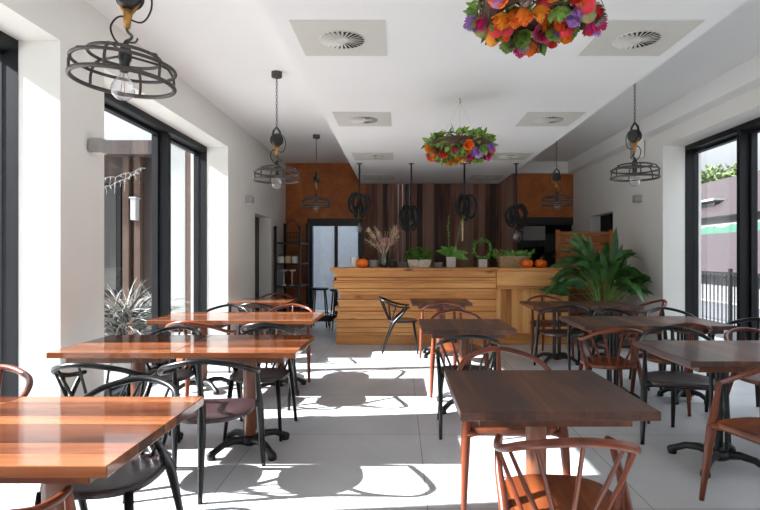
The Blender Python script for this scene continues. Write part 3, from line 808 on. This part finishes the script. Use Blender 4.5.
# birch planter
t = thing('birch_planter', 'boat-shaped birch bark planter with bushy green herbs on the bar', 'planter', (on(419.5),IY,CT))
m = MB(); o = [(.17*math.copysign(abs(math.cos(2*PI*k/28))**.7, math.cos(2*PI*k/28)), .085*math.copysign(abs(math.sin(2*PI*k/28))**.7, math.sin(2*PI*k/28))) for k in range(28)]
m.outline(o, [(.85,0),(1.0,.03),(1.14,.125),(1.06,.125),(.95,.1)]); m.build('bark_bowl', M['birch'], t, True)
rr = random.Random(8); m = MB()
for k in range(260):
    a = rr.uniform(0,2*PI); r = math.sqrt(rr.random()); x, y = .23*r*math.cos(a), .12*r*math.sin(a); z = .12 + rr.random()*.24*(1-.55*r)
    m.leaf((x,y,z), (math.cos(a)+rr.uniform(-.6,.6),math.sin(a)+rr.uniform(-.6,.6),rr.uniform(.0,.9)), (0,0,1), rr.uniform(.05,.09), rr.uniform(.014,.024), .7, .2, 4)
for k in range(30): m.tube([(rr.uniform(-.12,.12),rr.uniform(-.05,.05),.1),(rr.uniform(-.2,.2),rr.uniform(-.1,.1),rr.uniform(.2,.34))], .0025, 4)
m.build('foliage', M['herb'], t)
# orchid
def square_pot(t, w, h, mat):
    m = MB(); m.box(-w/2,w/2,-w/2,w/2,0,h); m.build('pot', mat, t, bevel=.008)
    m = MB(); m.box(-w/2+.012,w/2-.012,-w/2+.012,w/2-.012,h,h+.004); m.build('soil', M['soil'], t)
t = thing('potted_orchid', 'broad-leaved orchid with tall bare stalks in a pale square pot on the bar', 'plant', (on(451),IY,CT))
square_pot(t, .135, .17, M['concrete'])
m = MB(); rr = random.Random(2)
for a, L, up in ((.2,.30,.7),(2.9,.27,.9),(1.4,.22,1.6),(4.4,.25,.8),(-.5,.30,.25),(3.6,.24,1.6),(2.4,.2,2.2),(.9,.2,2.0)):
    m.leaf((0,0,.17), (math.cos(a),math.sin(a)*.7,up), (.1,-1,.5), L, .055, .75, .25, 7)
m.build('foliage', M['herb'], t)
m = MB(); m.tube(spline([(-.02,0,.17),(-.04,0,.45),(-.045,0,.72),(-.03,-.02,.82)],5), .005, 5); m.tube(spline([(.03,0,.17),(.10,0,.45),(.16,0,.72),(.22,0,.80)],5), .005, 5)
for k in range(7): m.ball((-.045+rr.uniform(-.02,.02),0,.5+.05*k), .010, 6, 4)
for k in range(5): m.ball((.11+.02*k,0,.48+.06*k), .010, 6, 4)
m.build('flower_stalk', M['leafstem'], t, True)
t = thing('ring_topiary', 'small round ring of ivy in a pale square pot on the bar', 'plant', (on(482.5),IY,CT))
square_pot(t, .13, .13, M['concrete'])
rr = random.Random(4); m = MB()
for k in range(210):
    a = rr.uniform(0,2*PI); p = Vector((.135*math.cos(a),0,.295+.135*math.sin(a))) + Vector((rr.uniform(-.03,.03),rr.uniform(-.04,.04),rr.uniform(-.03,.03)))
    m.leaf(p, (math.cos(a)*.6+rr.uniform(-1,1),rr.uniform(-1,1),math.sin(a)*.6+rr.uniform(-1,1)), (0,0,1), rr.uniform(.028,.048), .013, .3, .2, 3)
m.tube([(.135*math.cos(2*PI*k/24),0,.295+.135*math.sin(2*PI*k/24)) for k in range(24)], .012, 6, True); m.tube([(0,0,.13),(0,0,.17)], .012, 6)
m.build('foliage', M['herb'], t)
t = thing('wicker_basket', 'oblong wicker basket of green sprigs on the bar behind pumpkins', 'basket', (on(514),IY+.10,CT))
m = MB(); o = [(.245*math.copysign(abs(math.cos(2*PI*k/32))**.55, math.cos(2*PI*k/32)), .10*math.copysign(abs(math.sin(2*PI*k/32))**.55, math.sin(2*PI*k/32))) for k in range(32)]
m.outline(o, [(.88,0),(.93,.02),(1.06,.165),(1.10,.17),(1.08,.185),(.99,.18),(.9,.12)]); m.build('woven_body', M['wicker'], t, True)
m = MB(); m.tube(spline([(-.255,0,.17),(-.30,0,.23),(-.28,0,.29),(-.24,0,.25),(-.24,0,.18)],4), .009, 6); m.build('handle', M['wicker'], t, True)
rr = random.Random(6); m = MB()
for k in range(110):
    x = rr.uniform(-.3,.3); m.leaf((x,rr.uniform(-.07,.07),rr.uniform(.14,.24)), (rr.uniform(-1,1),rr.uniform(-.8,.8),rr.uniform(.1,1.2)), (0,1,0), rr.uniform(.05,.09), .017, .5, .2, 4)
m.build('foliage', M['herb'], t)

# ------------------------------------------------------------------ big potted plant
t = thing('potted_bird_of_paradise', 'large bird-of-paradise plant with long glossy leaves in front of wooden screen', 'plant', (2.99,8.02,0))
m = MB(); m.lathe([(.17,0),(.2,.02),(.235,.5),(.25,.52),(.235,.54),(.21,.53),(.2,.48),(.001,.48)], n=28); m.build('pot', M['terra'], t, True)
rr = random.Random(14); ml = MB(); mst = MB()
for k in range(46):
    a = 2*PI*k*.618 + rr.uniform(-.3,.3); u = rr.random()
    sp = .06 + .50*u; h = rr.uniform(.46,.98)*(1.05-.35*u)
    cx, cy = math.cos(a), math.sin(a)*.5
    if cx > 0: cy = -abs(cy)-.15
    P = spline([(.08*cx,.07*cy,.46),(.10*cx+.12*sp*cx,.1*cy,.62),(sp*.5*cx,sp*.5*cy,.46+h*.55),(sp*cx*.9,sp*cy*.9,.50+h*.8)],5)
    mst.tube(P, [.011-.006*i/(len(P)-1) for i in range(len(P))], 6)
    d = (P[-1]-P[-3]).normalized() + Vector((cx*rr.uniform(.1,1.0), cy*.4, rr.uniform(-.2,.1)))
    L = rr.uniform(.42,.66); L = L if cx < .3 else L*.85
    ml.leaf(P[-1], d, (rr.uniform(-.7,.7), -1 if rr.random() < .7 else .4, rr.uniform(.1,.8)), L, rr.uniform(.055,.082), rr.uniform(.4,1.7), rr.uniform(.25,.55), 9)
for dx, dz, L, bend in ((-.35,.70,.75,1.1),(-.5,.5,.72,1.3),(-.3,.85,.7,.9),(-.58,.62,.6,2.6),(-.42,.66,.66,1.6)):
    P = spline([(-.06,-.05,.46),(-.16,-.08,.85),(dx*.9,-.12,.62+dz*.75)],6); mst.tube(P, [.012-.006*i/(len(P)-1) for i in range(len(P))], 6)
    d = (P[-1]-P[-3]).normalized()+Vector((-.6,-.05,-.1)); ml.leaf(P[-1], d, (0,-.5,1), L*.8, .07, bend, .3, 10)
for x0 in range(17):
    a = rr.uniform(0,2*PI); P = spline([(.08*math.cos(a),.08*math.sin(a),.46),(.12*math.cos(a),.12*math.sin(a),.8),(.24*math.cos(a),.16*math.sin(a),1.12+rr.uniform(-.25,.16))],5)
    mst.tube(P, [.012-.005*i/(len(P)-1) for i in range(len(P))], 6); ml.leaf(P[-1], (P[-1]-P[-2])+Vector((rr.uniform(-.02,.02),0,.04)), (rr.uniform(-.6,.6),-1,0), rr.uniform(.42,.56), .06, .35, .35, 9)
for q_ in (ml, mst): q_.v = [(x if x < .25 else .25+(x-.25)*.52, y, z) for x, y, z in q_.v]
mst.build('stalks', M['leafstem'], t, 'all'); ml.build('foliage', M['leaf'], t, 'all')

# ------------------------------------------------------------------ black shelf unit
SX0, SX1, SY0, SY1 = -2.31, -1.86, 10.1, 10.95
t = thing('metal_shelf', 'open black metal shelf in the back left corner by the rust wall', 'shelf', (0,0,0))
for x in (SX0, SX1):
    for y in (SY0, SY1):
        m = MB(); m.box(x-.022,x+.022,y-.022,y+.022,0,1.9 if y == SY0 else 2.0); m.build('post', M['black'], t)
SH = (.38,.79,1.21,1.60)
for z in SH:
    m = MB(); m.box(SX0-.02,SX1+.02,SY0-.02,SY1+.02,z-.025,z); m.build('shelf_board', M['black'], t)
jl = ['leftmost','middle','rightmost']
for k in range(3):
    j = thing('glass_jar', f'{jl[k]} of three pale jars with dark lids on the black metal shelf', 'jar', (SX0+.09+.13*k,SY0+.07,1.21), 0, 'jars on the metal shelf')
    m = MB(); m.lathe([(.05,0),(.056,.01),(.056,.11),(.045,.13)], n=16); m.build('body', M['pampas'] if k == 1 else M['white'], j, True)
    m = MB(); m.lathe([(.048,.13),(.048,.16),(.001,.16)], n=16); m.build('lid', M['post'], j, True)
for k in range(2):
    j = thing('cake_stand', ('left' if k == 0 else 'right') + ' of two pale footed stands on lower part of black metal shelf', 'stand', (SX0+.14+.15*k,SY0+.09,.79), 0, 'footed stands on the metal shelf')
    m = MB(); m.lathe([(.05,0),(.04,.012),(.012,.03),(.01,.26),(.02,.27)], n=14); m.build('foot', M['vent'], j, True)
    m = MB(); m.lathe([(.02,.268),(.07,.275),(.072,.30),(.066,.30),(.06,.285),(.001,.283)], n=18); m.build('plate', M['vent'], j, True)
j = thing('wire_basket', 'black wire basket with a hoop handle on top board of metal shelf', 'basket', (SX0+.27,SY0+.2,1.60))
m = MB()
for z in (.0,.09,.18): m.tube([(.13*math.cos(2*PI*k/20),.1*math.sin(2*PI*k/20),z+.006) for k in range(20)], .005, 5, True)
for k in range(12): a = 2*PI*k/12; m.tube([(.13*math.cos(a),.1*math.sin(a),.006),(.13*math.cos(a),.1*math.sin(a),.186)], .004, 4)
m.build('wire_body', M['black'], j)
m = MB(); m.tube([(.13*math.cos(PI*k/14),0,.18+.24*math.sin(PI*k/14)) for k in range(15)], .008, 6); m.build('hoop_handle', M['black'], j, True)
# stools by the back door
def make_stool():
    t = thing('bar_stool', '', 'stool')
    m = MB(); m.lathe([(.15,.70),(.165,.71),(.165,.735),(.15,.745)], n=20); m.build('seat', M['black'], t, True)
    for k in range(4):
        a = PI/4+k*PI/2; c, s_ = math.cos(a), math.sin(a); m = MB(); m.tube([(.21*c,.21*s_,0),(.13*c,.13*s_,.705)], .013, 7); m.build('leg', M['black'], t, True)
    m = MB(); m.tube(ring_pts(.18,.26,20), .008, 6, True); m.build('footring', M['black'], t, True)
    return t
st = make_stool(); st.location = (-1.52,10.35,0); st['label'] = 'black bar stool at left before the glazed back door'; st['group'] = 'black bar stools'
dup(st, (-1.12,10.0,0), .3, 'black bar stool next to the counter end before the glazed back door', 'black bar stools')
# alcove contents
t = thing('coffee_machine', 'dark coffee machine in the black alcove behind the bar at right', 'machine', (3.22,YB+.35,.9))
m = MB(); m.box(-.2,.2,-.2,.25,0,.12); m.box(-.2,.2,.0,.25,.12,.5); m.box(-.21,.21,-.22,.25,.5,.92); m.build('body', M['black'], t, bevel=.02)
m = MB(); m.tube([(0,-.15,.5),(0,-.15,.42)], .03, 10); m.tube([(0,-.15,.43),(0,-.3,.41)], .012, 8); m.build('group_head', M['lamp'], t, True)
t = thing('wall_screen', 'pale grey rectangular panel in upper left of the black alcove', 'panel', (2.76,YB+.42,1.55))
m = MB(); m.box(-.26,.26,-.3,.0,.12,.42); m.build('body', M['grey'], t, bevel=.01)
m = MB(); m.box(-.23,.23,-.3,.33,-.02,.12); m.build('bracket_shelf', M['black'], t)

# ------------------------------------------------------------------ outside, left: timber pavilion, pale pier, grasses
BW = wood('weathered_brown_boards', [(.15, srgb(34,27,25)), (.5, srgb(54,43,39)), (.85, srgb(78,64,57))], 2, .14, .8, 10, .6)
BP = plain('brown_timber_post', srgb(72,54,44), .8, var=.15, vscale=6)
b = thing('timber_pavilion', 'dark brown timber building seen through the left window', 'building', (0,0,-.12))
m = MB(); m.box(-10,-4.95,11.0,14,0,3.45); m.build('wall', BW, b)
m = MB(); m.box(-10.3,-4.6,10.6,14.3,3.45,3.72); m.build('roof', BW, b)
for x in (-5.22,-5.45,-6.6):
    m = MB(); m.box(x-.06,x+.06,10.82,10.95,0,3.45); m.build('post', BP, b)
wf = MB(); wf.box(-6.35,-5.6,10.92,11.0,.7,2.9); wf = wf.build('window', M['dark'], b)
m = MB(); m.box(-6.27,-5.68,10.90,10.92,.78,2.82); m.build('pane', plain('reflective_dark_glass', srgb(60,60,58), .05, 0, .02), wf)
m = MB(); m.box(-.05,.05,-.16,0,0,.42); m.box(-.07,.07,-.18,.02,.42,.45); o = m.build('outdoor_wall_light', M['grey'], None, bevel=.005, loc=(-5.22,10.81,2.05)); tag(o, 'grey outdoor lamp box fixed to a timber post outside the left window', 'lamp')
sl = MB(); rr = random.Random(9)
for a, c in (((-7.2,10.5,3.0),(-4.9,10.5,3.05)),((-7.2,10.45,2.6),(-5.0,10.45,2.95))):
    P = []
    for k in range(25):
        q = k/24; P.append((a[0]+(c[0]-a[0])*q, a[1], a[2]+(c[2]-a[2])*q - .22*math.sin(PI*q) + .02*math.sin(k*2)))
    sl.tube(P, .004, 5)
    for p in P[1:-1]:
        sl.tube([p,(p[0]+rr.uniform(-.05,.05),p[1],p[2]-rr.uniform(.05,.22))], .003, 4); sl.ball((p[0],p[1]-.01,p[2]-.03), .012, 6, 4)
o = sl.build('string_lights', M['grey']); tag(o, 'white string lights draped across the timber building outside', 'lights')
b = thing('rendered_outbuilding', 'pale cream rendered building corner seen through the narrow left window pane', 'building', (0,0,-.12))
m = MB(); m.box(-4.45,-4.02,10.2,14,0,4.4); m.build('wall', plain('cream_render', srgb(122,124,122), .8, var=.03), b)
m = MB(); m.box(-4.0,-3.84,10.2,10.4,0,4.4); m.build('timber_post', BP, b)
m = MB(); m.box(-4.95,-3.6,10.1,14.3,4.4,4.6); m.build('roof', BW, b)
def grass(x, y, h, n, lab, seed, ms_, md):
    rr = random.Random(seed); t = thing('ornamental_grass', lab, 'plant', (x,y,-.12), 0, 'ornamental grasses outside left window')
    m = MB(); d_ = MB()
    for k in range(n):
        a = rr.uniform(0,2*PI); tl = rr.uniform(.15,1.1)
        (m if k % 3 else d_).leaf((rr.uniform(-.12,.12),rr.uniform(-.12,.12),.32+rr.uniform(0,.35)*h), (math.cos(a)*tl,math.sin(a)*tl,1), (math.sin(a),-math.cos(a),.3), h*rr.uniform(.4,.75), .012, 1.3, .2, 6)
    for k in range(n):
        a = rr.uniform(0,2*PI); r = .34*math.sqrt(rr.random()); d_.leaf((r*math.cos(a),r*math.sin(a),.34+rr.uniform(.0,.5)*h), (math.cos(a),math.sin(a),rr.uniform(-.2,.9)), (0,0,1), .16, .012, .6, .1, 3)
    m.build('blades', ms_, t); d_.build('dark_stems', md, t)
    m = MB(); m.lathe([(.2,0),(.26,.02),(.3,.36),(.27,.36),(.001,.33)], n=24); m.build('planter', M['terra'], t, True)
grass(-3.62,7.15,.95,300,'silvery spiky ornamental grass just outside the second left window',1,M['grass'],M['dgrass'])
grass(-3.75,8.3,.85,220,'greyer ornamental grass standing farther along outside the left window',2,M['grass'],M['dgrass'])

# ------------------------------------------------------------------ outside, right: tiled roofs, trees, railing
def tiles():
    t = NT('mauve_roof_tiles'); tc = t.n('ShaderNodeTexCoord'); br = t.n('ShaderNodeTexBrick')
    br.inputs['Scale'].default_value = 1.3; br.inputs['Mortar Size'].default_value = .045; br.inputs['Color1'].default_value = srgb(48,27,29); br.inputs['Color2'].default_value = srgb(35,19,22); br.inputs['Mortar'].default_value = srgb(22,13,15)
    mp = t.n('ShaderNodeMapping'); t.l(tc.outputs['Object'], mp.inputs[0]); mp.inputs['Rotation'].default_value = (0,0,PI/2); t.l(mp.outputs[0], br.inputs[0])
    t.l(br.outputs[0], t.p.inputs['Base Color']); t.p.inputs['Roughness'].default_value = .7; return t.m
RT = tiles(); CR = plain('pale_house_render', srgb(98,98,98), .8, var=.03); GN = plain('green_net', srgb(46,84,68), .7, var=.08)
def house(x0, x1, y0, y1, zw, zr, lab, depth=3.5):   # wall faces -X, roof slopes up towards +X
    b = thing('tiled_house', lab, 'building', (x0,0,-.12))
    m = MB(); m.box(0,x1-x0,y0,y1,0,zw); m.build('wall', CR, b)
    m = MB(); e = .35; m.add([(-e,y0-e,zw),(-e,y1+e,zw),(depth,y1+e,zr),(depth,y0-e,zr),(-e,y0-e,zw-.12),(-e,y1+e,zw-.12),(depth,y1+e,zr-.12),(depth,y0-e,zr-.12)], [(0,1,2,3)[::-1],(4,5,6,7),(0,4,5,1)[::-1],(1,5,6,2)[::-1],(2,6,7,3)[::-1],(3,7,4,0)[::-1]])
    m.add([(depth,y0-e,zr),(depth,y1+e,zr),(2*depth+e,y1+e,zw),(2*depth+e,y0-e,zw)], [(0,1,2,3)])
    m.build('roof', RT, b)
    m = MB(); m.tube([(-e-.05,y0-e,zw-.04),(-e-.05,y1+e,zw-.04)], .07, 8); m.build('gutter', M['frame'], b, True)
    return b
hb = house(18.0,25,16,44,3.68,6.6,'pale house with mauve tiled roof farther off outside right window')
m = MB(); m.box(.6,1.9,32.2,34.2,3.8,4.75); dm = m.build('dormer', M['frame'], hb); m = MB(); m.box(.4,2.1,32.0,34.4,4.75,4.86); m.build('dormer_roof', M['grey'], dm)
house(10.4,16,12,30,.9,2.45,'low mauve tiled roof nearer the railing outside right window', 3.4)
o = MB(); 
for k in range(24):
    y = 12+k*.75; o.add([(16.4,y,2.25+.05*math.sin(k*1.7)),(16.4,y+.75,2.25+.05*math.sin((k+1)*1.7)),(16.42,y+.75,2.85+.09*math.sin((k+1)*2.3)),(16.42,y,2.85+.09*math.sin(k*2.3))], [(0,1,2,3)])
    o.add([(16.46,y,2.25+.05*math.sin(k*1.7)),(16.46,y+.75,2.25+.05*math.sin((k+1)*1.7)),(16.48,y+.75,2.85+.09*math.sin((k+1)*2.3)),(16.48,y,2.85+.09*math.sin(k*2.3))], [(0,1,2,3)])
for k in range(13): o.tube([(16.44,12+1.5*k,0),(16.44,12+1.5*k,2.9)], .04, 6)
tag(o.build('safety_net', GN), 'green safety netting strung above the low tiled roof outside', 'net')
rl = thing('metal_railing', 'black vertical-bar railing outside the right window', 'railing', (5.6,0,-.12))
m = MB()
m.box(-.02,.02,3,14,1.15,1.19); m.box(-.02,.02,3,14,.2,.24); m.build('rails', M['black'], rl)
m = MB(); y = 3.0
while y < 14: m.box(-.008,.008,y-.008,y+.008,.24,1.15); y += .12
for k in range(8): m.box(-.025,.025,3+k*1.56-.025,3+k*1.56+.025,0,1.25)
o = m.build('bars', M['black'], rl); o['kind'] = 'stuff'
def tree(x, y, h, w, lab, seed):
    rr = random.Random(seed); t = thing('leafy_tree', lab, 'tree', (x,y,-.12), 0, 'trees beyond the roofs'); m = MB()
    for k in range(2200):
        p = Vector((rr.gauss(0,1),rr.gauss(0,1),rr.gauss(0,1))).normalized()*rr.uniform(.55,1.0)
        q = Vector((p.x*w,p.y*w,h*.62+p.z*h*.38)); m.leaf(q, (p.x+rr.uniform(-.6,.6),p.y+rr.uniform(-.6,.6),p.z+rr.uniform(-.6,.6)), (rr.uniform(-1,1),rr.uniform(-1,1),1), w*.15, w*.055, .5, .2, 3)
    for k in range(5): m.ball((rr.uniform(-.4,.4)*w,rr.uniform(-.4,.4)*w,h*(.5+.07*k)), w*.52, 10, 7)
    m.build('crown', M['dleaf'], t)
    m = MB(); m.tube([(0,0,0),(.05,0,h*.55)], [.28,.16], 8); m.build('trunk', M['twig'], t, True)
for i, (x, y, h, w, lab) in enumerate(((26.5,48,9.2,3.2,'leftmost green tree above the far tiled roof outside right window'),(32.6,55.8,10.8,2.5,'middle green tree above the far tiled roof outside right window'),(31.6,50.4,9.9,2.4,'second green tree above the far tiled roof, right of the window mullion'))): tree(x,y,h,w,lab,40+i)

# ------------------------------------------------------------------ light, sky, camera
def sky():
    w = bpy.data.worlds.new('sky'); sc.world = w; w.use_nodes = True; t = w.node_tree; bg = t.nodes['Background']
    tc = t.nodes.new('ShaderNodeTexCoord'); sp = t.nodes.new('ShaderNodeSeparateXYZ'); t.links.new(tc.outputs['Generated'], sp.inputs[0])
    cr = t.nodes.new('ShaderNodeValToRGB'); e = cr.color_ramp.elements
    e[0].position = .0; e[0].color = (.92,.95,.97,1); e[1].position = .55; e[1].color = (.66,.80,.97,1)
    t.links.new(sp.outputs[2], cr.inputs[0])
    mp = t.nodes.new('ShaderNodeMapping'); mp.inputs['Scale'].default_value = (1,1,2.5); t.links.new(tc.outputs['Generated'], mp.inputs[0])
    n = t.nodes.new('ShaderNodeTexNoise'); n.inputs['Scale'].default_value = 2.6; n.inputs['Detail'].default_value = 6; t.links.new(mp.outputs[0], n.inputs['Vector'])
    c2 = t.nodes.new('ShaderNodeValToRGB'); c2.color_ramp.elements[0].position = .42; c2.color_ramp.elements[1].position = .66; t.links.new(n.outputs['Fac'], c2.inputs[0])
    mx = t.nodes.new('ShaderNodeMix'); mx.data_type = 'RGBA'; t.links.new(c2.outputs[0], mx.inputs[0]); t.links.new(cr.outputs[0], mx.inputs[6]); mx.inputs[7].default_value = (1,1,1,1)
    t.links.new(mx.outputs[2], bg.inputs['Color'])
    mr = t.nodes.new('ShaderNodeMapRange'); mr.inputs['From Min'].default_value = .12; mr.inputs['From Max'].default_value = .8; mr.inputs['To Min'].default_value = SKY_H; mr.inputs['To Max'].default_value = SKY_Z
    t.links.new(sp.outputs[2], mr.inputs[0]); t.links.new(mr.outputs[0], bg.inputs['Strength'])
SKY_H, SKY_Z = .50, 3.0
sky()
sun = bpy.data.lights.new('sun', 'SUN'); sun.energy = 17; sun.angle = math.radians(.6); sun.color = (.955,.98,1)
so = bpy.data.objects.new('sun', sun); COL.objects.link(so)
el, az = math.radians(34), math.radians(6)
so.rotation_euler = Vector((math.cos(el)*math.cos(az), math.cos(el)*math.sin(az), -math.sin(el))).to_track_quat('-Z','Y').to_euler()
so.location = (-8,0,8)
cam = bpy.data.cameras.new('camera'); co = bpy.data.objects.new('camera', cam); COL.objects.link(co)
co.location = (0,0,1.345); co.rotation_euler = (PI/2,0,0)
cam.lens = 545/760*36; cam.sensor_width = 36; cam.shift_x = -20/760; cam.shift_y = 1/760; cam.clip_end = 300
sc.camera = co
vs = sc.view_settings; vs.view_transform = 'Standard'; vs.look = 'None'; vs.gamma = 1; vs.use_curve_mapping = False; vs.exposure = .84
sc.cycles.max_bounces = 16; sc.cycles.diffuse_bounces = 14; sc.cycles.transparent_max_bounces = 16; sc.cycles.glossy_bounces = 4
sc.cycles.sample_clamp_indirect = 6; sc.cycles.caustics_reflective = False; sc.cycles.caustics_refractive = False
